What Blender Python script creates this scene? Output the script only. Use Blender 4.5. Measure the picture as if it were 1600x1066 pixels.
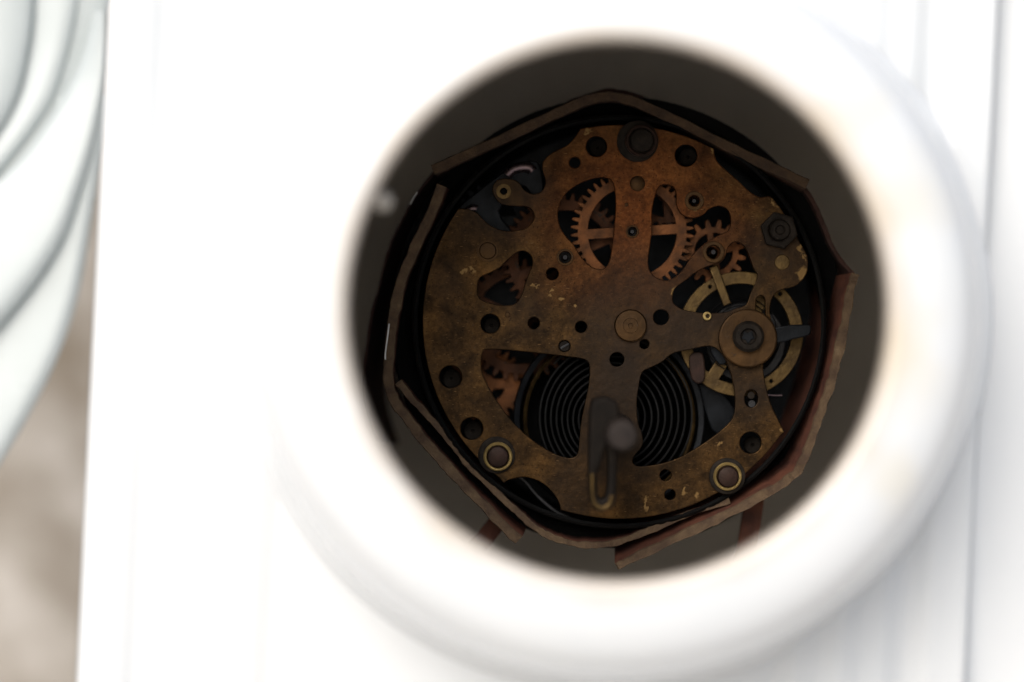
import bpy, bmesh, math, random
from math import sin, cos, pi, radians, sqrt, atan2
random.seed(7)
for o in list(bpy.data.objects): bpy.data.objects.remove(o)
S = bpy.context.scene
COL = S.collection
S.unit_settings.scale_length = 0.01            # one unit is one centimetre

# ------------------------------------------------------------------ camera
D = 45.0                                       # camera to front plate of the movement
cam = bpy.data.cameras.new('camera'); camo = bpy.data.objects.new('camera', cam); COL.objects.link(camo)
camo.location = (0, -D, 0); camo.rotation_euler = (pi/2, 0, 0)
cam.sensor_width = 36; cam.lens = 36*D/16.0
cam.clip_start = 0.5; cam.clip_end = 4000
cam.dof.use_dof = True; cam.dof.focus_distance = D - 0.05
cam.dof.aperture_fstop = 0.046
cam.dof.aperture_blades = 0
S.camera = camo

# ------------------------------------------------------------------ light
SUN_EL, SUN_AZ = 37.0, 206.0                   # azimuth from +Y (north), clockwise
w = bpy.data.worlds.new('World'); S.world = w; w.use_nodes = True
nt = w.node_tree; bg = nt.nodes['Background']
sky = nt.nodes.new('ShaderNodeTexSky'); sky.sky_type = 'NISHITA'; sky.sun_disc = False
sky.sun_elevation = radians(SUN_EL); sky.sun_rotation = radians(SUN_AZ)
sky.dust_density = 3.0; sky.air_density = 1.0; sky.ozone_density = 1.0
nt.links.new(sky.outputs[0], bg.inputs[0]); bg.inputs[1].default_value = 0.13
sl = bpy.data.lights.new('sun', 'SUN'); sl.energy = 3.3; sl.angle = radians(60); sl.color = (1, .985, .955)
so = bpy.data.objects.new('sun', sl); COL.objects.link(so)
# direction to sun
el, az = radians(SUN_EL), radians(SUN_AZ)
dv = (sin(az)*cos(el), cos(az)*cos(el), sin(el))
from mathutils import Vector
so.rotation_euler = Vector(dv).to_track_quat('Z', 'Y').to_euler()
so.location = Vector(dv)*60
S.view_settings.view_transform = 'Standard'; S.view_settings.look = 'None'
S.view_settings.exposure = -0.12; S.view_settings.gamma = 1

# ------------------------------------------------------------------ materials
def mat(name, col, rough=.5, metal=0., col2=None, col3=None, scale=1.2, bump=0., bscale=20., coat=0., spots=None, spotscale=9, spotth=.68, rvar=.12, stretch=(1,1,1), spec=.5):
    m = bpy.data.materials.new(name); m.use_nodes = True
    t = m.node_tree; b = t.nodes['Principled BSDF']
    N = t.nodes.new; L = t.links.new
    tc = N('ShaderNodeTexCoord'); mp = N('ShaderNodeMapping'); L(tc.outputs['Object'], mp.inputs[0]); mp.inputs['Scale'].default_value = stretch
    b.inputs['Metallic'].default_value = metal; b.inputs['Specular IOR Level'].default_value = spec
    if coat: b.inputs['Coat Weight'].default_value = coat; b.inputs['Coat Roughness'].default_value = .12
    n1 = N('ShaderNodeTexNoise'); n1.inputs['Scale'].default_value = scale; n1.inputs['Detail'].default_value = 8; n1.inputs['Roughness'].default_value = .62
    L(mp.outputs[0], n1.inputs['Vector'])
    cr = N('ShaderNodeValToRGB'); L(n1.outputs[0], cr.inputs[0])
    cr.color_ramp.elements[0].position = .36; cr.color_ramp.elements[1].position = .64
    c2 = col2 or tuple(c*.8 for c in col)
    cr.color_ramp.elements[0].color = (*c2, 1); cr.color_ramp.elements[1].color = (*col, 1)
    if col3:
        e = cr.color_ramp.elements.new(.74); e.color = (*col3, 1)
    out = cr.outputs[0]
    if spots:
        n2 = N('ShaderNodeTexNoise'); n2.inputs['Scale'].default_value = spotscale; n2.inputs['Detail'].default_value = 3
        L(mp.outputs[0], n2.inputs['Vector'])
        r2 = N('ShaderNodeMapRange'); r2.inputs[1].default_value = spotth; r2.inputs[2].default_value = spotth+.05
        L(n2.outputs[0], r2.inputs[0])
        mx = N('ShaderNodeMix'); mx.data_type = 'RGBA'; L(r2.outputs[0], mx.inputs[0]); L(out, mx.inputs[6]); mx.inputs[7].default_value = (*spots, 1)
        out = mx.outputs[2]
    L(out, b.inputs['Base Color'])
    rr = N('ShaderNodeMapRange'); rr.inputs[3].default_value = max(.04, rough-rvar); rr.inputs[4].default_value = min(1, rough+rvar)
    n3 = N('ShaderNodeTexNoise'); n3.inputs['Scale'].default_value = scale*3.1; n3.inputs['Detail'].default_value = 5
    L(mp.outputs[0], n3.inputs['Vector']); L(n3.outputs[0], rr.inputs[0]); L(rr.outputs[0], b.inputs['Roughness'])
    if bump:
        n4 = N('ShaderNodeTexNoise'); n4.inputs['Scale'].default_value = bscale; n4.inputs['Detail'].default_value = 6
        bp = N('ShaderNodeBump'); bp.inputs['Strength'].default_value = bump; bp.inputs['Distance'].default_value = .03
        L(mp.outputs[0], n4.inputs['Vector']); L(n4.outputs[0], bp.inputs['Height']); L(bp.outputs[0], b.inputs['Normal'])
    m['out'] = 1
    return m

M = {}
M['porcelain'] = mat('white glazed porcelain', (.765,.785,.80), .16, col2=(.735,.76,.78), scale=.25, coat=.5, bump=.02, bscale=1.5, rvar=.04)
M['bisque'] = mat('grey unglazed cavity', (.60,.565,.51), .8, col2=(.52,.485,.435), scale=.5, bump=.15, bscale=5)
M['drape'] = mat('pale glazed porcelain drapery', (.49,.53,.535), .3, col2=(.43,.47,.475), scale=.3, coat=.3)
M['brass'] = mat('tarnished brass plate', (0.0864,0.04536,0.01728), .47, .88, col2=(0.03816,0.0216,0.0108), col3=(0.1296,0.06264,0.02232), scale=1.3, bump=.25, bscale=9, spots=(.055,.035,.022), spotscale=14, spotth=.66)
M['brass_bright'] = mat('worn bright brass', (0.4464,0.324,0.1224), .38, .7, col2=(0.252,0.1728,0.0648), scale=4, bump=.2)
M['brass_dim'] = mat('dull yellow brass', (0.143,0.09075,0.033), .42, .85, col2=(0.066,0.04125,0.0176), scale=3, bump=.2)
M['copper'] = mat('coppery brass wheel', (0.1872,0.0728,0.02704), .45, .85, col2=(0.0676,0.0312,0.0156), scale=3, bump=.2, spots=(.05,.03,.02), spotscale=16, spotth=.7)
M['copper_dim'] = mat('sooty coppery wheel', (0.0935,0.0374,0.0165), .5, .8, col2=(0.044,0.0187,0.0099), scale=3, bump=.2, spots=(.03,.02,.014), spotscale=12, spotth=.6)  # darker than the copper, for most wheels set further back
M['bronze'] = mat('brown bronzed rivet', (0.045,0.024,0.018), .5, .5, spec=.25, col2=(0.024,0.0144,0.0108), scale=5, bump=.15)
M['steel'] = mat('blued dark steel', (0.014,0.0161,0.0196), .4, .7, spec=.3, col2=(0.0056,0.0063,0.0077), scale=2.5, bump=.1)
M['steel_light'] = mat('grey polished steel', (0.049,0.049,0.0525), .35, .8, col2=(0.021,0.021,0.0231), scale=2.5)
M['spring'] = mat('oiled spring steel', (0.016,0.016,0.016), .5, .5, spec=.2, col2=(0.008,0.008,0.008), scale=4)
M['black'] = mat('blackened steel case', (.005,.005,.005), .7, 0, col2=(.003,.003,.003), scale=2, spec=.15)
M['iron'] = mat('oxidised iron', (0.028,0.0217,0.0168), .65, .3, spec=.15, col2=(0.0126,0.0098,0.0077), scale=6, bump=.3, bscale=12)
M['grey_post'] = mat('grey steel arbor', (0.01575,0.0117,0.009), .65, .3, spec=.15, col2=(0.009,0.0072,0.00585), col3=(0.0225,0.0162,0.0108), scale=3)
M['card'] = mat('brown fibre card', (0.096,0.048,0.028), .85, col2=(0.064,0.032,0.02), col3=(0.128,0.072,0.044), scale=2.2, bump=.5, bscale=14, spots=(.11,.045,.03), spotscale=5, spotth=.6)
M['card_edge'] = mat('cut card edge', (0.1445,0.0935,0.051), .9, col2=(0.07225,0.0425,0.0255), col3=(0.2125,0.1487,0.085), scale=3.2, bump=.7, bscale=18)
M['card_red'] = mat('red brown fibre card', (0.135,0.045,0.024), .8, col2=(0.0525,0.0165,0.0105), scale=2, bump=.4, bscale=12)
M['card_dark'] = mat('dark maroon card', (.05,.018,.012), .85, col2=(.03,.012,.008), scale=2, bump=.3)
M['paper'] = mat('white paper sliver', (.8,.8,.78), .8)
M['stone'] = mat('mottled beige stone', (.51,.475,.435), .9, col2=(.24,.20,.155), col3=(.62,.585,.55), scale=.62, bump=.6, bscale=1.2)
M['slab'] = mat('pale worn stone slab', (.62,.59,.55), .9, col2=(.5,.47,.43), scale=.2, bump=.5, bscale=1.4)  # unseen ground, made paler than the wall to bounce light onto the ring

# ------------------------------------------------------------------ helpers
def X(px, y=0.): return (px-800)/100*(D+y)/D
def Z(py, y=0.): return (533-py)/100*(D+y)/D
def W(p, y=0.): return (X(p[0], y), Z(p[1], y))
def U(p): return ((p[0]-800)/100, (533-p[1])/100)

def thing(name, label, cat, loc, group=None):
    o = bpy.data.objects.new(name, None); COL.objects.link(o); o.location = loc; o.empty_display_size = .5
    o['label'] = label; o['category'] = cat
    if group: o['group'] = group
    return o
def link(name, me, ms, parent=None, smooth=None, label=None):
    o = bpy.data.objects.new(name, me); COL.objects.link(o)
    if not isinstance(ms, (list, tuple)): ms = [ms]
    me.materials.clear()
    for m in ms: me.materials.append(m)
    if smooth is not None:
        for p in me.polygons: p.use_smooth = True
        if smooth < 179: me.set_sharp_from_angle(angle=radians(smooth))
    if parent:
        o.parent = parent
        L = Vector(parent.location)
        if parent.parent: L = Vector(parent['wloc'])
        me.transform(__import__('mathutils').Matrix.Translation(-L))
        # give each piece its own origin at its middle
        c = sum((v.co for v in me.vertices), Vector())/max(1, len(me.vertices))
        me.transform(__import__('mathutils').Matrix.Translation(-c)); o.location = c
        o['wloc'] = tuple(L+c)
    if label: o['label'] = label
    return o
def tag(o, label, cat, group=None):
    o['label'] = label; o['category'] = cat
    if group: o['group'] = group

def smooth_poly(pts, n=4, closed=True):
    out = []; N = len(pts)
    rng = range(N) if closed else range(N-1)
    for i in rng:
        if closed: p0, p1, p2, p3 = pts[i-1], pts[i], pts[(i+1) % N], pts[(i+2) % N]
        else: p0, p1, p2, p3 = pts[max(0, i-1)], pts[i], pts[i+1], pts[min(N-1, i+2)]
        for k in range(n):
            t = k/n
            out.append(tuple(.5*((2*p1[a])+(-p0[a]+p2[a])*t+(2*p0[a]-5*p1[a]+4*p2[a]-p3[a])*t*t+(-p0[a]+3*p1[a]-3*p2[a]+p3[a])*t**3) for a in range(len(p1))))
    if not closed: out.append(tuple(pts[-1]))
    return out
def circ(cx, cy, r, n=32, ry=None, ph=0.):
    ry = ry or r
    return [(cx+r*cos(ph+2*pi*i/n), cy+ry*sin(ph+2*pi*i/n)) for i in range(n)]

def flat(name, loops, y0, y1, ms, parent, bevel=.012, label=None):
    """loops: outlines in world (x, z); solid between depth y0 (front) and y1 (back)."""
    cu = bpy.data.curves.new('t', 'CURVE'); cu.dimensions = '2D'; cu.fill_mode = 'BOTH'
    for l in loops:
        s = cu.splines.new('POLY'); s.points.add(len(l)-1)
        for i, p in enumerate(l): s.points[i].co = (p[0], p[1], 0, 1)
        s.use_cyclic_u = True
    h = (y1-y0)/2; bv = min(bevel, h*.5)
    cu.extrude = h-bv; cu.bevel_depth = bv; cu.bevel_resolution = 1; cu.offset = -bv
    t = bpy.data.objects.new('t', cu); COL.objects.link(t)
    dg = bpy.context.evaluated_depsgraph_get()
    me = bpy.data.meshes.new_from_object(t.evaluated_get(dg))
    bpy.data.objects.remove(t); bpy.data.curves.remove(cu)
    for v in me.vertices:
        x, y, z = v.co; v.co = (x, (y0+y1)/2-z, y)
    me.name = name
    return link(name, me, ms, parent, smooth=35, label=label)
def flatpx(name, loops, y0, y1, ms, parent, **k):
    return flat(name, [[W(p, y0) for p in l] for l in loops], y0, y1, ms, parent, **k)

def lathe(name, c, prof, ms, parent, n=48, ang=35, label=None, mi=None, jit=0):
    """profile of (r, y) turned about the Y axis through c=(x, z)"""
    vs, fs = [], []
    for (r, y) in prof:
        for i in range(n):
            a = 2*pi*i/n; vs.append((c[0]+r*cos(a), y, c[1]+r*sin(a)))
    for j in range(len(prof)-1):
        for i in range(n):
            k = (i+1) % n; fs.append((j*n+i, j*n+k, (j+1)*n+k, (j+1)*n+i))
    me = bpy.data.meshes.new(name); me.from_pydata(vs, [], fs); 
    if mi:
        pass
    me.update()
    bm = bmesh.new(); bm.from_mesh(me); bmesh.ops.remove_doubles(bm, verts=bm.verts, dist=1e-4)
    bmesh.ops.recalc_face_normals(bm, faces=bm.faces); bm.to_mesh(me); bm.free()
    return link(name, me, ms, parent, smooth=ang, label=label)

def gear(name, cpx, R, root, n, y0, y1, ms, parent, spokes=4, rin=None, hub=.18, sw=.07, ph=0., label=None, sharp=.5, px_depth=True):
    cx, cz = W(cpx, y0)
    out = []
    for i in range(n):
        a = 2*pi*i/n+ph; d = 2*pi/n
        for f, r in ((-.30, root), (-.24, root+(R-root)*.55), (-.12, R), (.12, R), (.24, root+(R-root)*.55), (.30, root)):
            out.append((cx+r*cos(a+f*d), cz+r*sin(a+f*d)))
    loops = [out]
    if rin:
        for k in range(spokes):
            a0 = 2*pi*k/spokes+ph; a1 = a0+2*pi/spokes
            w1 = math.asin(sw/rin); w2 = math.asin(min(.9, sw/hub))
            l = [(cx+rin*cos(a), cz+rin*sin(a)) for a in [a0+w1+(a1-a0-2*w1)*t/10 for t in range(11)]]
            l += [(cx+hub*cos(a), cz+hub*sin(a)) for a in [a1-w2-(a1-a0-2*w2)*t/5 for t in range(6)]]
            loops.append(l)
    return flat(name, loops, y0, y1, ms, parent, bevel=.008, label=label)

def strip(name, front, back, yf, yb, th, ms, label, cat='card strip', group='brown card strips packed round the movement', rag=.02, n=6, flare=0, parent=None):
    """card standing on edge: front and back edges are polylines (px), ms = [faces, front edge]"""
    F = smooth_poly(front, n, False); B = smooth_poly(back, n, False)
    m = min(len(F), len(B)); rnd = random.Random(name+label)
    vs, fs, mi = [], [], []
    def nrm(L, i, y):
        a = W(L[max(0, i-1)], y); b = W(L[min(m-1, i+1)], y); dx, dz = b[0]-a[0], b[1]-a[1]; l = sqrt(dx*dx+dz*dz) or 1
        return (-dz/l, dx/l)
    Y = [yf, yf+.035, yf+(yb-yf)*.35, yf+(yb-yf)*.7, yb]
    j1 = j2 = 0
    rows = []
    for i in range(m):
        pf, pb = W(F[i], yf), W(B[i], yb); nf = nrm(F, i, yf)
        j1 = .6*j1+rnd.uniform(-rag, rag); j2 = .6*j2+rnd.uniform(-rag, rag); jy = rnd.uniform(-rag, rag)*1.2
        row = []
        for k, y in enumerate(Y):
            t = (y-yf)/(yb-yf); cx = pf[0]*(1-t)+pb[0]*t; cz = pf[1]*(1-t)+pb[1]*t
            e = 1 if k else .82
            jj = max(0, 1-t*2)
            for s in (-1, 1):
                q = s*th/2*e + (j1 if s > 0 else j2)*.7*jj
                row.append((cx+nf[0]*q, y+jy*(1-t), cz+nf[1]*q))
        rows.append(row)
    for r in rows: vs += r
    K = len(Y)*2
    ring = [0]+[2*k for k in range(1, len(Y))]+[2*k+1 for k in range(len(Y)-1, -1, -1)]
    for i in range(m-1):
        for a in range(len(ring)):
            b = (a+1) % len(ring)
            fs.append((i*K+ring[a], i*K+ring[b], (i+1)*K+ring[b], (i+1)*K+ring[a]))
            # ring edge between last (1) and first (0) is the front cut edge; short chamfers too
            ra, rb = ring[a], ring[b]
            mi.append(1 if {ra, rb} <= {0, 1, 2, 3} else 0)
    fs.append(tuple(ring)); mi.append(1)
    fs.append(tuple((m-1)*K+r for r in reversed(ring))); mi.append(1)
    me = bpy.data.meshes.new(name); me.from_pydata(vs, [], fs)
    bm = bmesh.new(); bm.from_mesh(me); bmesh.ops.recalc_face_normals(bm, faces=bm.faces); bm.to_mesh(me); bm.free()
    o = bpy.data.objects.new(name, me); COL.objects.link(o)
    for mm in ms: me.materials.append(mm)
    for p, q in zip(me.polygons, mi): p.material_index = q
    for p in me.polygons: p.use_smooth = True
    me.set_sharp_from_angle(angle=radians(40))
    tag(o, label, cat, group)
    return o

def tube(name, pts, r, ms, parent, n=6, label=None, closed=False):
    vs, fs = [], []
    N = len(pts)
    for i, p in enumerate(pts):
        a = Vector(pts[max(0, i-1)]); b = Vector(pts[min(N-1, i+1)]); t = (b-a).normalized()
        u = t.cross(Vector((0, 1, 0))); u = u.normalized() if u.length > .01 else Vector((1, 0, 0)); v = t.cross(u)
        for k in range(n):
            q = Vector(p)+(u*cos(2*pi*k/n)+v*sin(2*pi*k/n))*r; vs.append(tuple(q))
    for i in range(N-1):
        for k in range(n):
            l = (k+1) % n; fs.append((i*n+k, i*n+l, (i+1)*n+l, (i+1)*n+k))
    fs.append(tuple(range(n))[::-1]); fs.append(tuple((N-1)*n+k for k in range(n)))
    me = bpy.data.meshes.new(name); me.from_pydata(vs, [], fs)
    return link(name, me, ms, parent, smooth=50, label=label)

def ribbon(name, pts, h0, h1, th, ms, parent, label=None):
    """thin blade standing along Y following (x, z) points"""
    vs, fs = [], []; N = len(pts)
    for i, p in enumerate(pts):
        a = pts[max(0, i-1)]; b = pts[min(N-1, i+1)]; dx, dz = b[0]-a[0], b[1]-a[1]; l = sqrt(dx*dx+dz*dz) or 1
        nx, nz = -dz/l*th/2, dx/l*th/2
        vs += [(p[0]-nx, h0, p[1]-nz), (p[0]+nx, h0, p[1]+nz), (p[0]+nx, h1, p[1]+nz), (p[0]-nx, h1, p[1]-nz)]
    for i in range(N-1):
        for k in range(4):
            l = (k+1) % 4; fs.append((i*4+k, i*4+l, i*4+4+l, i*4+4+k))
    fs.append((3, 2, 1, 0)); q = (N-1)*4; fs.append((q, q+1, q+2, q+3))
    me = bpy.data.meshes.new(name); me.from_pydata(vs, [], fs)
    return link(name, me, ms, parent, smooth=40, label=label)

# ------------------------------------------------------------------ setting
def sheet(name, corners, m):
    me = bpy.data.meshes.new(name); me.from_pydata(corners, [], [(0, 1, 2, 3)])
    o = bpy.data.objects.new(name, me); COL.objects.link(o); me.materials.append(m); o['kind'] = 'structure'; return o
sheet('ground', [(-900, -900, -13.0), (900, -900, -13.0), (900, 900, -13.0), (-900, 900, -13.0)], M['slab'])
sheet('wall', [(-90, 14, -13), (90, 14, -13), (90, 14, 16), (-90, 14, 16)], M['stone'])

# ------------------------------------------------------------------ clock case
CX, CZ = 1.449, .404
case = thing('clock_case', 'white glazed porcelain clock case with raised round opening around the bare movement', 'clock case', (CX, 2, -13))
prof = [(5.66, -2.5), (5.58, -2.85), (5.47, -3.04), (5.34, -3.3), (5.24, -3.75), (5.19, -4.3), (5.12, -4.85), (4.99, -5.3), (4.76, -5.6), (4.45, -5.76), (4.12, -5.84),
        (3.93, -5.87), (3.81, -5.87), (3.73, -5.82), (3.69, -5.72), (3.68, -5.5), (3.69, -5.2), (3.76, -5.0), (3.95, -4.85), (4.6, -4.75), (5.0, -4.6), (5.1, -4.2)]
pr2 = smooth_poly(prof, 4, False)
bz = lathe('bezel_ring', (CX, CZ), pr2, M['porcelain'], case, n=160, ang=180)
def stained_with_lip_light():
    m = M['porcelain'].copy(); m.name = 'stained white porcelain'; t = m.node_tree; N = t.nodes.new; L = t.links.new; b = t.nodes['Principled BSDF']
    c = b.inputs['Base Color'].links[0].from_socket; tc = N('ShaderNodeTexCoord')
    nz = N('ShaderNodeTexNoise'); nz.inputs['Scale'].default_value = .9; nz.inputs['Detail'].default_value = 6; L(tc.outputs['Object'], nz.inputs['Vector'])
    for (px, py, r, k) in ((1395, 300, 1.1, .35), (1425, 560, .9, .45), (1385, 760, .6, .3), (800, 120, .6, .2), (1000, 60, .9, .15), (700, 860, .8, .15), (1330, 190, .8, .3)):
        y = -5.9; vm = N('ShaderNodeVectorMath'); vm.operation = 'DISTANCE'; L(tc.outputs['Object'], vm.inputs[0]); vm.inputs[1].default_value = (X(px, y)-bz['wloc'][0], y-bz['wloc'][1], Z(py, y)-bz['wloc'][2])
        ad = N('ShaderNodeMath'); ad.operation = 'MULTIPLY_ADD'; L(nz.outputs[0], ad.inputs[0]); ad.inputs[1].default_value = 2.2; L(vm.outputs['Value'], ad.inputs[2])
        q = N('ShaderNodeMapRange'); q.interpolation_type = 'SMOOTHSTEP'; q.inputs[1].default_value = 1.0; q.inputs[2].default_value = 1.0+r; q.inputs[3].default_value = k; q.inputs[4].default_value = 0; L(ad.outputs[0], q.inputs[0])
        x = N('ShaderNodeMix'); x.data_type = 'RGBA'; L(q.outputs[0], x.inputs[0]); L(c, x.inputs[6]); x.inputs[7].default_value = (.70, .62, .44, 1); c = x.outputs[2]
    # warm fringe of light scattered in the porcelain, painted on the inner lip
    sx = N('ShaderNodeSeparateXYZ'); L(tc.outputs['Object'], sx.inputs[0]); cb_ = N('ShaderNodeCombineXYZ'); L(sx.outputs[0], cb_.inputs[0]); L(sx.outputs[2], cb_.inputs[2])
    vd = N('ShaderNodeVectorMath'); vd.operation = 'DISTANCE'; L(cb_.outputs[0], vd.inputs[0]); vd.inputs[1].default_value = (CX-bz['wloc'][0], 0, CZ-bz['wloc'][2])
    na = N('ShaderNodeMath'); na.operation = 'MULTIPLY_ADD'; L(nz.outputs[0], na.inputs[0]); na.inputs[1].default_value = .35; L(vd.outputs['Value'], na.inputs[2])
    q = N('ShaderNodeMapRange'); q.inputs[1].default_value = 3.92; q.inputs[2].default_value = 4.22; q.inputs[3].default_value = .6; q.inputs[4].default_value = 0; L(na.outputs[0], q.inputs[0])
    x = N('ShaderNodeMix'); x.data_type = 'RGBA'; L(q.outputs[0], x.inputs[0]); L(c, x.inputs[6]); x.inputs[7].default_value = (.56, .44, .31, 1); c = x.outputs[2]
    L(c, b.inputs['Base Color']); return m
bz.data.materials[0] = stained_with_lip_light()
lathe('cavity_lining', (CX, CZ), [(5.1, -4.2), (5.3, -1), (5.4, 3), (5.35, 4.6), (5.1, 5.0), (4.4, 5.15), (0.0, 5.2)], M['bisque'], case, n=96, ang=60)
# front panel with fluted margins and circular opening hidden under the ring
def panel():
    xs = []
    zt, zb = 9.5, -12.6
    NX, NZ = 300, 150
    yp = -3.0
    def left(z): return X(143, yp)+ (z)*(.52/10.66)*.96
    def right(z): return X(1537, yp)+(z)*(.55/10.66)*.96
    def prof(u):     # u: distance across 0..1 -> depth
        wd = 13.4
        d = 0.
        for dist in (u*wd, (1-u)*wd):
            if dist < .12: d += .12-sqrt(max(0, .12**2-(.12-dist)**2))
            if .55 < dist < 1.35: d += .12*(1-cos((dist-.55)/.8*2*pi))/2
            if 1.55 < dist < 2.3: d -= .07*(1-cos((dist-1.55)/.75*2*pi))/2
            if dist > 2.6: d += .12*min(1, (dist-2.6)/.3)
        return d
    vs, fs = [], []
    us = [(.5-.5*cos(pi*i/NX))*.35+.65*i/NX for i in range(NX+1)]
    for j in range(NZ+1):
        z = zb+(zt-zb)*j/NZ
        for u in us:
            x = left(z)*(1-u)+right(z)*u
            vs.append((x, yp-.1+prof(u), z))
    for j in range(NZ):
        for i in range(NX):
            a = j*(NX+1)+i; q = (a, a+1, a+NX+2, a+NX+1)
            cx = sum(vs[k][0] for k in q)/4; cz = sum(vs[k][2] for k in q)/4
            if (cx-CX)**2+(cz-CZ)**2 < 5.35**2: continue
            fs.append(q)
    me = bpy.data.meshes.new('front_panel'); me.from_pydata(vs, [], fs)
    bm = bmesh.new(); bm.from_mesh(me); bmesh.ops.delete(bm, geom=[v for v in bm.verts if not v.link_faces], context='VERTS')
    bm.to_mesh(me); bm.free()
    link('front_panel', me, M['porcelain'], case, smooth=180)
    # body: sides, top, bottom, back
    q = [(left(zb), zb), (right(zb), zb), (right(zt), zt), (left(zt), zt)]
    y0, y1 = yp+.1, 6.4
    v = [(x, y0, z) for x, z in q]+[(x, y1, z) for x, z in q]
    f = [(0, 1, 5, 4), (1, 2, 6, 5), (2, 3, 7, 6), (3, 0, 4, 7), (4, 5, 6, 7)]
    me = bpy.data.meshes.new('body'); me.from_pydata(v, [], f)
    link('case_body', me, M['porcelain'], case)
panel()

# porcelain shoulder to the right of the case
def lobe(name, L, R, y, bulge, m, parent, n=8, label=None, thick=.5, skew=1.2, roll=.12):
    """fold of porcelain between two edge polylines (px), rising to a rolled lip at its second edge"""
    A = smooth_poly(L, n, False); B = smooth_poly(R, n, False); k = min(len(A), len(B))
    ts = [0, .06, .13, .22, .32, .42, .52, .62, .72, .8, .86, .9, .93, .955, .975, .99, 1.0]
    sec = []
    for t in ts:
        e = max(0., (t-(1-roll))/roll); sec.append((t, -bulge*(t**skew)*sqrt(max(0, 1-e*e))))
    sec += [(.98, thick*.25), (.9, thick*.7), (.5, thick), (.1, thick*.7)]
    C = len(sec); vs, fs = [], []
    for i in range(k):
        a, b = W(A[i], y), W(B[i], y)
        for t, d in sec: vs.append((a[0]*(1-t)+b[0]*t, y+d, a[1]*(1-t)+b[1]*t))
    for i in range(k-1):
        for j in range(C):
            l = (j+1) % C; fs.append((i*C+j, i*C+l, i*C+C+l, i*C+C+j))
    fs.append(tuple(range(C))); fs.append(tuple((k-1)*C+j for j in range(C)))
    me = bpy.data.meshes.new(name); me.from_pydata(vs, [], fs)
    bm = bmesh.new(); bm.from_mesh(me); bmesh.ops.recalc_face_normals(bm, faces=bm.faces); bm.to_mesh(me); bm.free()
    return link(name, me, m, parent, smooth=75, label=label)
sc = thing('porcelain_scroll', 'smooth white porcelain scroll standing against the right edge of the clock case', 'ornament', (9, 1, -13))
lobe('scroll_body', [(1470,-300),(1465,100),(1455,600),(1440,1250)], [(1900,-300),(1900,100),(1900,600),(1900,1250)], -2.55, .22, M['porcelain'], sc, thick=2)

dr = thing('porcelain_drapery', 'white porcelain drapery with long curving folds left of the clock case', 'ornament', (-8.5, 4, -13))
yd = 3.0
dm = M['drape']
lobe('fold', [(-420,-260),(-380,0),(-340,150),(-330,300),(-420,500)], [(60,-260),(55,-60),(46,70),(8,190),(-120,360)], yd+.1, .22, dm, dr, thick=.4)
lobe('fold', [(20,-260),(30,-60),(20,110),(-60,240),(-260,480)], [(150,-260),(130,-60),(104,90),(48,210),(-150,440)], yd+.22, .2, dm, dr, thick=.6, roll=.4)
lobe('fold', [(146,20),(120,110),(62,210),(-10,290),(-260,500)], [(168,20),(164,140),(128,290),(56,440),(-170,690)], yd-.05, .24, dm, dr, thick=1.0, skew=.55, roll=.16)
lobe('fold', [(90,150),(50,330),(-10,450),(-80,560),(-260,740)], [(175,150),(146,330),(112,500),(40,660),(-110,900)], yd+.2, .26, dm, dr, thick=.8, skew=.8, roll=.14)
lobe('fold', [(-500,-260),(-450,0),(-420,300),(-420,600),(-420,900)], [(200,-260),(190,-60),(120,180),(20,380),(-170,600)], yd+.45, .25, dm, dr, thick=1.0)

# ------------------------------------------------------------------ movement
MC = (968, 503); MR = 3.08
mv = thing('clock_movement', 'round tarnished brass clock movement with open wheels and coiled mainspring inside the white case', 'clock movement', (X(968), 1.2, Z(503)))
def arc(p0, p1, n=10, c=MC, R=308, cw=True):
    a0 = atan2(p0[1]-c[1], p0[0]-c[0]); a1 = atan2(p1[1]-c[1], p1[0]-c[0])
    if cw and a1 < a0: a1 += 2*pi
    return [(c[0]+R*cos(a0+(a1-a0)*k/n), c[1]+R*sin(a0+(a1-a0)*k/n)) for k in range(n+1)]
def sm(pts, n=4): return smooth_poly(pts, n, False)
outline = []
outline += arc((906,202), (1116,234), 24)
outline += sm([(1116,236),(1119,249),(1128,260),(1150,279),(1171,299),(1188,308),(1200,306),(1206,309)])
outline += arc((1207,309), (1248,376), 10)
outline += sm([(1250,379),(1259,394),(1263,409),(1260,428),(1250,442),(1239,449),(1224,452),(1214,457),(1207,466),(1203,484),(1205,505),(1198,540),(1193,570),(1194,588),(1200,616),(1207,637),(1218,660),(1225,675)])
outline += arc((1226,676), (877,802), 40)[1:]
outline += sm([(876,798),(874,788),(865,772),(847,755),(822,746),(798,749),(787,755)])
outline += arc((785,752), (719,328), 60)[1:]
outline += sm([(722,326),(733,327),(746,333),(763,350),(785,360),(808,360),(824,355),(834,342),(832,330),(822,323),(800,322),(780,317),(769,298),(775,283),(790,279),(808,283),(820,297),(834,303),(847,298),(852,283),(847,264),(850,250),(864,238),(886,227),(900,212)])
H = []
H.append(smooth_poly([(958,286),(946,278),(928,279),(906,287),(888,299),(877,314),(872,332),(874,350),(882,366),(896,382),(906,398),(920,414),(936,421),(948,416),(954,400),(959,360),(962,320)],3))
H.append(smooth_poly([(1040,288),(1052,292),(1057,304),(1057,320),(1065,335),(1082,341),(1099,336),(1108,327),(1124,322),(1138,329),(1142,346),(1138,360),(1124,367),(1108,376),(1092,388),(1080,402),(1068,420),(1056,432),(1042,438),(1026,434),(1016,424),(1013,408),(1015,390),(1019,360),(1019,330),(1024,306),(1030,292)],3))
H.append(smooth_poly([(804,397),(816,392),(828,398),(832,411),(826,428),(820,444),(814,462),(804,475),(784,477),(760,472),(748,464),(746,448),(750,434),(762,428),(780,419),(791,408)],3))
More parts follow.
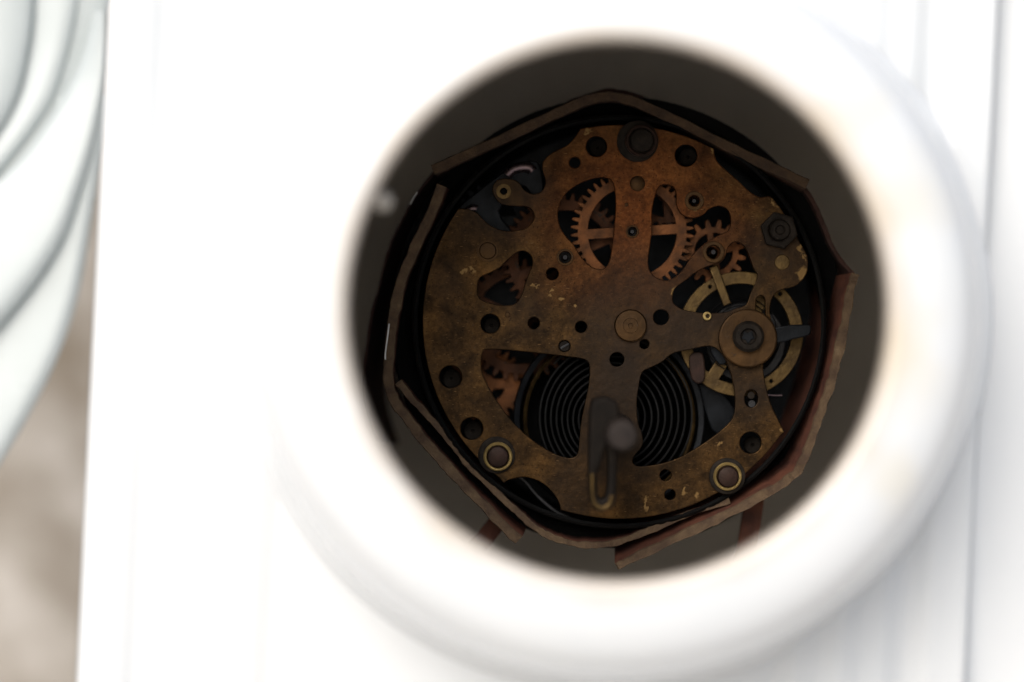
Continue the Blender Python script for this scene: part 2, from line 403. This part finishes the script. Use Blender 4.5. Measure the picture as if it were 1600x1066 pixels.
H.append(smooth_poly([(754,551),(764,546),(800,548),(840,552),(890,558),(913,562),(921,572),(920,600),(914,630),(908,660),(905,690),(903,708),(896,715),(884,715),(864,708),(832,688),(800,658),(776,626),(760,598),(752,576)],3))
H.append(smooth_poly([(1003,583),(998,606),(995,630),(997,660),(1004,680),(1003,698),(990,714),(990,725),(1004,729),(1040,723),(1072,710),(1104,690),(1130,670),(1145,653),(1149,630),(1146,600),(1138,572),(1128,553),(1110,541),(1080,546),(1056,551),(1046,556),(1034,566),(1016,575)],3))
H.append(smooth_poly([(1051,468),(1054,452),(1072,438),(1090,424),(1108,416),(1126,410),(1134,400),(1138,386),(1150,378),(1164,386),(1172,404),(1178,420),(1184,430),(1180,444),(1172,460),(1166,476),(1150,482),(1134,488),(1100,489),(1072,485),(1056,477)],3))
H.append(smooth_poly([(1182,496),(1181,474),(1183,465),(1189,462),(1195,466),(1196,478),(1195,498)],3))
RH = [(932,229,16),(898,254,8.5),(1072,243,17),(988,362,7),(883,402,9),(863,428,9.5),(766,506,15),(834,505,9),(908,511,9),(882,541,9),(964,562,11),(1033,496,12),(1007,538,7.5),(704,589,17.5),(737,670,17.5),(1173,692,17),(1040,743,9),(1047,773,8.5),(1115,394,10),(1085,314,8),(787,299,5)]
for x, y, r in RH: H.append(circ(x, y, r, 28))
H.append(circ(1174, 623, 10.5, 24, 14))
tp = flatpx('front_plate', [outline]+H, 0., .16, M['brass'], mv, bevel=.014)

# colour for the plate: redder and lighter towards the top middle, greener below
def plate_mat():
    m = M['brass'].copy(); m.name = 'tarnished plate'; t = m.node_tree; N = t.nodes.new; L = t.links.new
    b = t.nodes['Principled BSDF']; src = b.inputs['Base Color'].links[0].from_socket
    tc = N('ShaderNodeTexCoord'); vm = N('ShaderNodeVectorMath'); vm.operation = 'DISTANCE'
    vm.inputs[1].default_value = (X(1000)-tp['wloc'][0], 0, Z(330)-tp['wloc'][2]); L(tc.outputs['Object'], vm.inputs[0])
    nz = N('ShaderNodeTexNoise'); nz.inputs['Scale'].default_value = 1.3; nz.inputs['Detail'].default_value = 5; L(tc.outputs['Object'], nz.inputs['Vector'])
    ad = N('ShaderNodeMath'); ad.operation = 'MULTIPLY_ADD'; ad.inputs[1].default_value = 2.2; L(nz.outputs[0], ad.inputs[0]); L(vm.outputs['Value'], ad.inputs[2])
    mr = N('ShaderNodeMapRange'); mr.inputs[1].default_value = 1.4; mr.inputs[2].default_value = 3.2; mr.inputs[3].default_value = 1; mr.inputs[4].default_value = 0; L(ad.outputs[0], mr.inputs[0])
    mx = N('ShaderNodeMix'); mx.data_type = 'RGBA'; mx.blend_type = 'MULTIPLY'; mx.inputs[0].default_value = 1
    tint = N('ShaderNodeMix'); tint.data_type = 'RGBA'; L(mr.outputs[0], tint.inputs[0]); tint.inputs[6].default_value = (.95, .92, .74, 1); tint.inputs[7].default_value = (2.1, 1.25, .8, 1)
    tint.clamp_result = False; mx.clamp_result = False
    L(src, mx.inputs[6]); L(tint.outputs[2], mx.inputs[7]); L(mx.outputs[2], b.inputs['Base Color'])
    gr = N('ShaderNodeTexNoise'); gr.inputs['Scale'].default_value = 17; gr.inputs['Detail'].default_value = 10; gr.inputs['Roughness'].default_value = .75; L(tc.outputs['Object'], gr.inputs['Vector'])
    g2 = N('ShaderNodeMapRange'); g2.inputs[1].default_value = .38; g2.inputs[2].default_value = .62; g2.inputs[3].default_value = .62; g2.inputs[4].default_value = 1.2; L(gr.outputs[0], g2.inputs[0])
    g3 = N('ShaderNodeTexNoise'); g3.inputs['Scale'].default_value = 2.6; g3.inputs['Detail'].default_value = 6; g3.inputs['Roughness'].default_value = .6; g3.inputs['Distortion'].default_value = .8; L(tc.outputs['Object'], g3.inputs['Vector'])
    g4 = N('ShaderNodeMapRange'); g4.inputs[1].default_value = .36; g4.inputs[2].default_value = .6; g4.inputs[3].default_value = .6; g4.inputs[4].default_value = 1.15; L(g3.outputs[0], g4.inputs[0])
    gm = N('ShaderNodeMath'); gm.operation = 'MULTIPLY'; L(g2.outputs[0], gm.inputs[0]); L(g4.outputs[0], gm.inputs[1])
    gx = N('ShaderNodeMix'); gx.data_type = 'RGBA'; gx.blend_type = 'MULTIPLY'; gx.inputs[0].default_value = 1; L(mx.outputs[2], gx.inputs[6]); L(gm.outputs[0], gx.inputs[7]); mx = gx
    vo = N('ShaderNodeTexVoronoi'); vo.inputs['Scale'].default_value = 13; L(tc.outputs['Object'], vo.inputs['Vector'])
    vr = N('ShaderNodeMapRange'); vr.inputs[1].default_value = .10; vr.inputs[2].default_value = .17; vr.inputs[3].default_value = .35; vr.inputs[4].default_value = 1; L(vo.outputs['Distance'], vr.inputs[0])
    vx = N('ShaderNodeMix'); vx.data_type = 'RGBA'; vx.blend_type = 'MULTIPLY'; vx.inputs[0].default_value = 1; L(mx.outputs[2], vx.inputs[6]); L(vr.outputs[0], vx.inputs[7]); mx = vx
    # fine scratches showing brighter metal
    wv = N('ShaderNodeTexNoise'); wv.inputs['Scale'].default_value = 11; wv.inputs['Detail'].default_value = 6
    mp = N('ShaderNodeMapping'); mp.inputs['Scale'].default_value = (1, 1, 6); mp.inputs['Rotation'].default_value = (0, .6, 0); L(tc.outputs['Object'], mp.inputs[0]); L(mp.outputs[0], wv.inputs['Vector'])
    sr = N('ShaderNodeMapRange'); sr.inputs[1].default_value = .64; sr.inputs[2].default_value = .80; L(wv.outputs[0], sr.inputs[0])
    m2 = N('ShaderNodeMix'); m2.data_type = 'RGBA'; L(sr.outputs[0], m2.inputs[0]); L(mx.outputs[2], m2.inputs[6]); m2.inputs[7].default_value = (.30, .17, .07, 1)
    # worn bright spots and dark patches, tarnish plus painted shade round arbor and lever
    wn = N('ShaderNodeTexNoise'); wn.inputs['Scale'].default_value = 9; wn.inputs['Detail'].default_value = 6; L(tc.outputs['Object'], wn.inputs['Vector'])
    wa = N('ShaderNodeVectorMath'); wa.operation = 'MULTIPLY_ADD'; wa.inputs[1].default_value = (.3, .3, .3); L(wn.outputs['Color'], wa.inputs[0]); L(tc.outputs['Object'], wa.inputs[2])
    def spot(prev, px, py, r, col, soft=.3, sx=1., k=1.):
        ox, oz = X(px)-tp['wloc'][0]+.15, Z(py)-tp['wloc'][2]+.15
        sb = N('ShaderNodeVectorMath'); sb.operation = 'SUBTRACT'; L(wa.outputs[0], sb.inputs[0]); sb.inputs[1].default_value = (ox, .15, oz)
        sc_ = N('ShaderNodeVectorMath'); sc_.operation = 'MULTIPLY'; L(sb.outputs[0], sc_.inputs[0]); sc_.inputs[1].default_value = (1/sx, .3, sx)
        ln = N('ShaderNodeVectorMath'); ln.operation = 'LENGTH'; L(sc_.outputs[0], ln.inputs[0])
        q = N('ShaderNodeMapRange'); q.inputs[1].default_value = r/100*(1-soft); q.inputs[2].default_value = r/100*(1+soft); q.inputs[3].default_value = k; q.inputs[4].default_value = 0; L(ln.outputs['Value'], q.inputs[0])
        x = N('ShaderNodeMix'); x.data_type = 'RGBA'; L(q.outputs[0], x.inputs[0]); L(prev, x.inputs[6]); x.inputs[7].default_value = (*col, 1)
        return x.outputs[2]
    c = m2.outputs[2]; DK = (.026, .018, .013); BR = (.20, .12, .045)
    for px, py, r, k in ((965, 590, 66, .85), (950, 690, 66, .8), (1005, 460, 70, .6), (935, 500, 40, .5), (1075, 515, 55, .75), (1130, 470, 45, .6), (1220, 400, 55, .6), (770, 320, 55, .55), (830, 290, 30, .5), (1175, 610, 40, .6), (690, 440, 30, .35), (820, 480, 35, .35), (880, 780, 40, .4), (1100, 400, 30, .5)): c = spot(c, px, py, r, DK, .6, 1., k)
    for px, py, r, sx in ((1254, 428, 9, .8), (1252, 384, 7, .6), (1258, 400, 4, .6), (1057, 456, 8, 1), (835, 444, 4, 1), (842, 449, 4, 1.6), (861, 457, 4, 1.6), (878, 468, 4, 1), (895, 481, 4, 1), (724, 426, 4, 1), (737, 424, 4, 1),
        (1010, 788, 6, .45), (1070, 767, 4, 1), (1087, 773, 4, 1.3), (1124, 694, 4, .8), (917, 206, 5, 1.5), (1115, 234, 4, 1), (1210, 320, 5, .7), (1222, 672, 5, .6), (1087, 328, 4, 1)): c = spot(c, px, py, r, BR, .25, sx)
    L(c, b.inputs['Base Color'])
    return m
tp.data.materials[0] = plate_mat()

# back plate, dark drum and dust cover behind
bo = [p for p in circ(968, 503, 300, 90)]
flatpx('back_plate', [bo, circ(1072,243,10,16), circ(934,229,8,16)], 1.7, 1.85, M['steel'], mv)
lathe('drum', W(MC), [(3.16,.10),(3.20,.06),(3.24,.10),(3.26,.5),(3.3,1.9),(3.46,1.95),(3.46,2.25),(0,2.25)], M['black'], mv, n=96)
lathe('drum_flange', W(MC), [(3.34,.75),(3.40,.72),(3.58,.78),(3.60,.86),(3.4,1.0),(3.3,1.0)], M['black'], mv, n=96)
# wheels
g1 = gear('gear_wheel', (988,362), .97, .86, 46, .34, .44, M['copper'], mv, 4, .70, .2, .08, ph=.06)
g2 = gear('gear_wheel', (883,402), 1.02, .91, 42, .66, .76, M['copper_dim'], mv, 4, .74, .2, .08, ph=.4)
g3 = gear('gear_wheel', (1115,394), .52, .40, 16, .50, .75, M['copper'], mv, 4, .30, .12, .05, ph=.2)
gear('gear_wheel', (813,500), .98, .86, 34, .9, 1.0, M['copper_dim'], mv, 5, .70, .2, .09, ph=.2)
gear('gear_wheel', (1040,300), .60, .50, 24, .72, .82, M['copper_dim'], mv, 4, .40, .15, .06, ph=.1)
gear('gear_wheel', (760,600), .62, .52, 26, 1.15, 1.25, M['copper'], mv, 3, .30, .15, .08)
gear('gear_wheel', (772,345), .62, .52, 22, 1.0, 1.12, M['steel'], mv, 3, .36, .15, .08, label='dark steel wheel at the upper left notch')
lathe('arbor', W((883,402)), [(0,.05),(.035,.05),(.05,.12),(.05,.5),(.11,.5),(.11,1.7)], M['steel_light'], g2, n=16)
lathe('arbor', W((988,362)), [(0,.05),(.03,.05),(.045,.12),(.045,.32),(.13,.32),(.13,.5),(.1,.5),(.1,1.7)], M['steel_light'], g1, n=16)
lathe('arbor', W((1115,394)), [(0,.05),(.035,.05),(.05,.12),(.05,.5),(.1,.5),(.1,1.7)], M['steel_light'], g3, n=16)
lathe('arbor', W((1085,314)), [(0,.06),(.03,.06),(.045,.12),(.045,1.7)], M['steel_light'], mv, n=16)
# mainspring
sp = []
c0 = W((952,655), .5)
for i in range(0, 1000):
    t = i/999; a = t*2*pi*9.3+.5; r = .36+.90*t**1.0+.06*sin(a+.6)*t
    sp.append((c0[0]+r*cos(a)+.05*t, c0[1]+r*sin(a)))
ms_ = ribbon('mainspring', sp, .50, 1.5, .022, M['spring'], mv)
lathe('spring_barrel', c0, [(1.30,.52),(1.33,.50),(1.36,.52),(1.38,1.6)], M['brass_dim'], mv, n=80)
lathe('barrel_rim', c0, [(1.42,.62),(1.50,.60),(1.52,.64),(1.50,1.6)], M['steel'], mv, n=80)
lathe('spring_arbor', c0, [(0,.3),(.28,.3),(.3,.35),(.3,1.6)], M['steel'], ms_, n=32)
lathe('barrel_floor', c0, [(1.5,1.5),(0,1.52)], M['black'], mv, n=48)
# balance
bc = (1157,522)
cb = W(bc, .4)
ring = [[(cb[0]+.985*cos(a), cb[1]+.985*sin(a)) for a in [2*pi*i/96 for i in range(96)]],
        ]
loops = list(ring)
for k in range(2):
    a0 = pi*k+1.0; l = []
    w1 = .1/.79; w2 = .5
    l = [(cb[0]+.79*cos(a), cb[1]+.79*sin(a)) for a in [a0+w1+(pi-2*w1)*t/24 for t in range(25)]]
    l += [(cb[0]+.2*cos(a), cb[1]+.2*sin(a)) for a in [a0+pi-w2-(pi-2*w2)*t/8 for t in range(9)]]
    loops.append(l)
for k in (1,4,8,11):
    a = 2*pi*k/14+.35; loops.append([(cb[0]+.885*cos(a)+.028*cos(q), cb[1]+.885*sin(a)+.028*sin(q)) for q in [2*pi*i/10 for i in range(10)]])
bw = flat('balance_wheel', loops, .34, .50, M['brass_dim'], mv)
hs = []
for i in range(500):
    t = i/499; a = t*2*pi*7; r = .15+.48*t; hs.append((cb[0]+r*cos(a), .27, cb[1]+r*sin(a)))
tube('hairspring', hs, .008, M['steel_light'], bw, n=4)
flatpx('steel_ring', [circ(1165,535,62,48), circ(1165,535,50,48)], .58, .72, M['steel_light'], mv)
# cock disc with steel regulator arms
bk = flatpx('balance_cock', [circ(1169,529,46,64)], -.14, -.02, M['brass'], mv, bevel=.03)
lathe('cock_screw', W((1169,526),-.2), [(.24,-.14),(.245,-.25),(.20,-.30),(.13,-.30),(.11,-.22),(0,-.22)], M['iron'], bk, n=28)
flatpx('screw_slot', [smooth_poly([(1169+ (11 if k%2==0 else 8)*cos(k*pi/5+.3), 526+(11 if k%2==0 else 6)*sin(k*pi/5+.3)) for k in range(10)],2)], -.24, -.21, M['steel'], bk)
flatpx('regulator_arm', [smooth_poly([(1212,512),(1262,507),(1267,514),(1264,524),(1240,530),(1212,536)],2)], -.10, .0, M['steel'], mv, bevel=.02)
flatpx('regulator_arm', [smooth_poly([(1106,526),(1126,520),(1130,545),(1136,566),(1124,570),(1112,552)],2)], .02+.17, .30, M['steel'], mv, bevel=.02)
flatpx('index_bar', [[(1108,418),(1121,413),(1143,474),(1131,479)]], .20, .28, M['brass_dim'], mv, bevel=.02)
flatpx('stud_ring', [circ(1105,494,7,20), circ(1106,494,3,14)], -.05, .0, M['brass_bright'], mv)
# bearing rings, rivets, screws on the plate
def ringlet(px, py, r1, r2, m, h=.03, name='bearing_ring'):
    return flatpx(name, [circ(px,py,r1,32), circ(px,py,r2,32)], -h, -.003, m, mv, bevel=.01)
ringlet(883,402,13,9.6,M['brass']); ringlet(1115,394,17,11,M['brass'],.04); ringlet(988,362,10,7.5,M['brass'])
ringlet(762,392,17,13.5,M['brass'],.02); lathe('rivet', W((762,392)), [(.13,-.003),(.12,-.015),(0,-.02)], M['brass'], mv, n=24)
ringlet(787,299,12,5.5,M['brass_dim'],.02)
ringlet(1085,314,15,9,M['brass'],.03)
lathe('rivet', W((996,287)), [(.12,-.002),(.115,-.03),(.09,-.045),(0,-.05)], M['brass'], mv, n=28)
lathe('rivet', W((793,492)), [(.045,-.002),(.035,-.012),(0,-.015)], M['brass'], mv, n=16)
lathe('rivet', W((979,320)), [(.03,-.002),(.02,-.012),(0,-.015)], M['brass'], mv, n=16)
lathe('rivet', W((1222,410)), [(.12,-.002),(.11,-.012),(0,-.016)], M['brass_dim'], mv, n=24)
lathe('centre_disc', W((985,509)), [(.255,-.002),(.255,-.07),(.235,-.09),(.12,-.095),(.115,-.08),(.04,-.08),(.035,-.05),(0,-.05)], M['brass'], mv, n=48)
def pillar(px, py, m1, m2, off=(3,3), yb=0., s=1.):
    c = (px+off[0], py+off[1])
    pe = lathe('pillar', W(c), [(.172*s,-.06),(.172*s,-.20),(.15*s,-.24),(.12*s,-.25),(0,-.255)], m2, mv, n=40)
    lathe('washer', W((px,py)), [(.20,yb-.002),(.28*s,yb-.006),(.285*s,yb+.05)] if 0 else [(.29*s,-.003),(.285*s,-.05),(.26*s,-.06),(.20,-.06)], M['iron'], pe, n=40)
    lathe('pillar_ring', W(c), [(.225*s,-.06),(.225*s,-.11),(.205*s,-.125),(.18*s,-.12),(.17*s,-.09)], m1, pe, n=40)
pillar(776,711, M['brass_bright'], M['bronze'], (2,2))
pillar(1136,744, M['brass_bright'], M['bronze'], (0,0), s=.98)
pillar(996,221, M['bronze'], M['iron'], (6,0), s=1.12)
# hex nut
hx = W((1218,360), -.1)
hn = flatpx('hex_nut', [circ(1218,360,30,6,ph=.25), circ(1218,360,17,28)], -.16, -.003, M['iron'], mv, bevel=.03)
lathe('nut_bolt', W((1218,360)), [(.168,.0),(.168,-.12),(.14,-.15),(.08,-.15),(.06,-.11),(0,-.11)], M['iron'], hn, n=28)
# screws seen down in the holes
for (px, py, r) in ((932,229,14),(1072,243,14),(704,589,15),(737,670,15),(1173,692,14),(766,506,13)):
    lathe('sunk_screw', W((px+2,py+3),.5), [(r/100,.5),(r/110,.42),(.03,.42),(.02,.48),(0,.48)] , M['iron'], mv, n=24)
lathe('slotted_screw', W((882,541)), [(.085,.08),(.08,.05),(0,.05)], M['iron'], mv, n=20)
flatpx('screw_slot', [[(875,543),(888,536),(890,538),(877,546)]], .03, .06, M['steel_light'], mv, bevel=.004)
lathe('slotted_screw', W((1174,618)), [(.06,.1),(.055,.05),(0,.05)], M['iron'], mv, n=20)
lathe('slotted_screw', W((1175,631)), [(.06,.1),(.055,.05),(0,.05)], M['steel_light'], mv, n=20)
# steel click spring and lever under the lower-left notch and the barrel
tube('click_spring', [(X(px,.5), .5, Z(py,.5)) for px, py in sm([(800,738),(820,752),(840,775),(870,800),(905,815)],5)], .035, M['steel_light'], mv)
flatpx('steel_lever', [smooth_poly([(716,330),(745,300),(770,280),(800,262),(840,252),(850,300),(836,310),(812,290),(780,330),(800,362),(770,362)],3)], .45, .55, M['steel'], mv, bevel=.03)
flatpx('steel_lever', [smooth_poly([(1078,556),(1098,552),(1102,590),(1092,600),(1080,590)],3)], .22, .32, M['bronze'], mv, bevel=.03)
flatpx('steel_lever', [smooth_poly([(1088,600),(1130,615),(1150,650),(1120,680),(1100,640)],3)], .75, .85, M['steel'], mv, bevel=.03)
M['pinkish'] = mat('polished steel catching pink light', (0.208,0.152,0.16), .3, .9, col2=(0.096,0.072,0.08), scale=5)  # pink highlights on the steel, put into the colour of added tubes
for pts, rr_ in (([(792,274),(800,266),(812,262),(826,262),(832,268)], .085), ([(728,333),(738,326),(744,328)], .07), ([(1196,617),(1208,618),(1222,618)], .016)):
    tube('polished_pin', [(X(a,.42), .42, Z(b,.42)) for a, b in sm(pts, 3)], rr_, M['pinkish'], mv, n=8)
M['grey_arbor'] = mat('worn grey arbor', (0.0375,0.0285,0.02475), .6, .3, spec=.25, col2=(0.0195,0.015,0.0135), scale=4)
# winding arbor and lever reaching towards the front
lathe('winding_arbor', W((972,680),-2.4), [(.27,0),(.27,-.35),(.25,-.9),(.25,-2.3),(.20,-2.38),(0,-2.4)], M['grey_arbor'], mv, n=24)
def lever():
    o = smooth_poly([(922,640),(935,622),(955,622),(968,640),(966,700),(962,780),(952,796),(938,799),(925,790),(920,760)],3)
    i = smooth_poly([(936,735),(948,700),(950,740),(947,774),(940,780),(934,774),(933,740)],3)
    wl = flatpx('winding_lever', [o, i], -1.7, -1.1, M['grey_post'], mv, bevel=.05)

    tube('lever_tip', [(X(a,-1.72), -1.72, Z(b,-1.72)) for a, b in sm([(925,740),(926,775),(931,789),(942,794),(952,788),(956,774)], 4)], .035, M['brass_dim'], wl, n=8)
    lathe('lever_post', W((940,650),-1.2), [(.16,-1.2),(.16,-.02)], M['iron'], wl, n=20)
lever()

# ------------------------------------------------------------------ card strips
M['card_edge_dim'] = mat('aged card edge', (0.085,0.05,0.026), .9, col2=(0.045,0.026,0.015), col3=(0.12,0.075,0.043), scale=3.2, bump=.7, bscale=18)  # darker edge for the roof strip, its weaker light put into the colour
cm = [M['card'], M['card_edge_dim']]; cr = [M['card_red'], M['card_edge']]; cd = [M['card_dark'], M['card_dark']]
def off(L, k, c=MC):
    out = []
    for q, (x, y) in enumerate(L):
        kk = k[q] if isinstance(k, list) else k
        dx, dy = x-c[0], y-c[1]; l = sqrt(dx*dx+dy*dy); out.append((x+dx/l*kk, y+dy/l*kk))
    return out
A = [(676,266),(740,237),(820,201),(895,166),(930,153),(962,152),(1000,163),(1080,200),(1180,250),(1262,288)]
strip('card_strip', A, off(A,[-14,-8,-6,-6,-6,-6,-6,-8,-16,-34]), .05, 2.8, .165, cm, 'bent brown card strip forming a peaked roof above the movement', rag=.012)
A2_shadow = [(720,240),(800,204),(880,164),(930,146),(965,143),(1010,156),(1090,194),(1180,240),(1215,262)]
strip('card_strip', A2_shadow, off(A2_shadow,-4), .9, 3.2, .07, cd, 'thin dark card strip just behind the peaked strip at the top', rag=.01)  # shadow line behind the peaked strip, built as a thin dark strip
B = [(690,290),(668,345),(642,402),(626,445),(616,488),(609,541),(606,592),(616,627),(642,662),(665,692),(700,731),(740,773),(775,810),(810,845)]
strip('card_strip', B, off(B,[-18,-12]+[-8]*7+[-10,-14,-20,-32,-46]), .05, 2.4, .17, cr, 'long card strip down the left side ending in a free lower-left corner', rag=.017)
C = [(622,597),(642,621),(671,652),(704,692),(722,716),(750,745),(780,773),(808,799),(832,821),(860,838),(892,849),(925,852),(958,849),(985,840),(1035,820),(1085,800),(1140,782)]
strip('card_strip', C, off(C,[-10]*8+[-14,-20,-26,-28,-26,-20,-16,-12,-12]), .1, 2.8, .115, cr, 'inner card strip curving under the bottom of the movement', rag=.017)
Dd = [(1337,428),(1330,455),(1321,505),(1309,560),(1297,605),(1280,655),(1264,700),(1250,732),(1225,756),(1185,779),(1135,806),(1085,829),(1035,853),(985,876),(964,887)]
strip('card_strip', Dd, off(Dd,-58), -.05, 2.0, .15, cr, 'thick red-brown card strip round the right side with a sharp upper corner', rag=.022)
E0_shade = [(1240,275),(1268,310),(1286,350),(1304,392),(1334,430)]
strip('card_strip', E0_shade, off(E0_shade,-26), .5, 2.8, .08, cd, 'dark card strip between the right corner and the peaked top strip', rag=.01)  # card in shade, its shade deepened by the dark colour
F = [(684,262),(650,306),(624,352),(605,398),(592,450),(581,490),(573,545),(567,600),(572,640),(588,690)]
Fb = [(x+34, y+4) for x, y in F]
strip('card_strip', F, Fb, .9, 3.4, .05, cd, 'dark maroon card band behind the left strip', rag=.008)
def tabcard(pts, y, label):
    o = flatpx('card_tab', [pts], y, y+.12, M['card_red'], None, bevel=.01); tag(o, label, 'card tab', 'dark red card tabs below the movement'); return o
tabcard([(772,800),(792,820),(765,855),(735,890),(708,868),(742,838)], .9, 'dark red card tab poking out at the lower left below the movement')
tabcard([(1164,780),(1196,770),(1186,840),(1176,900),(1140,900),(1151,860)], .9, 'dark red card tab pointing down at the lower right below the movement')
o = ribbon('paper_sliver', [W(p,-.02) for p in [(608,506),(605,530),(602,552),(602,562)]], -.02, .5, .02, M['paper'], None); tag(o, 'thin white paper sliver along the left card strip', 'paper scrap', 'white paper slivers by the card')
o = ribbon('paper_sliver', [W(p,.5) for p in [(652,300),(646,309),(641,319)]], .5, .7, .016, M['paper'], None); tag(o, 'short white paper sliver behind the upper left corner of the card', 'paper scrap', 'white paper slivers by the card')
lathe('glaze_drip', W((597,314),-5.), [(0,-5.2),(.08,-5.17),(.14,-5.05),(.15,-4.95),(.1,-4.8),(0,-4.75)], M['bisque'], case, n=16)
for o in bpy.data.objects:
    if 'wloc' in o.keys(): del o['wloc']
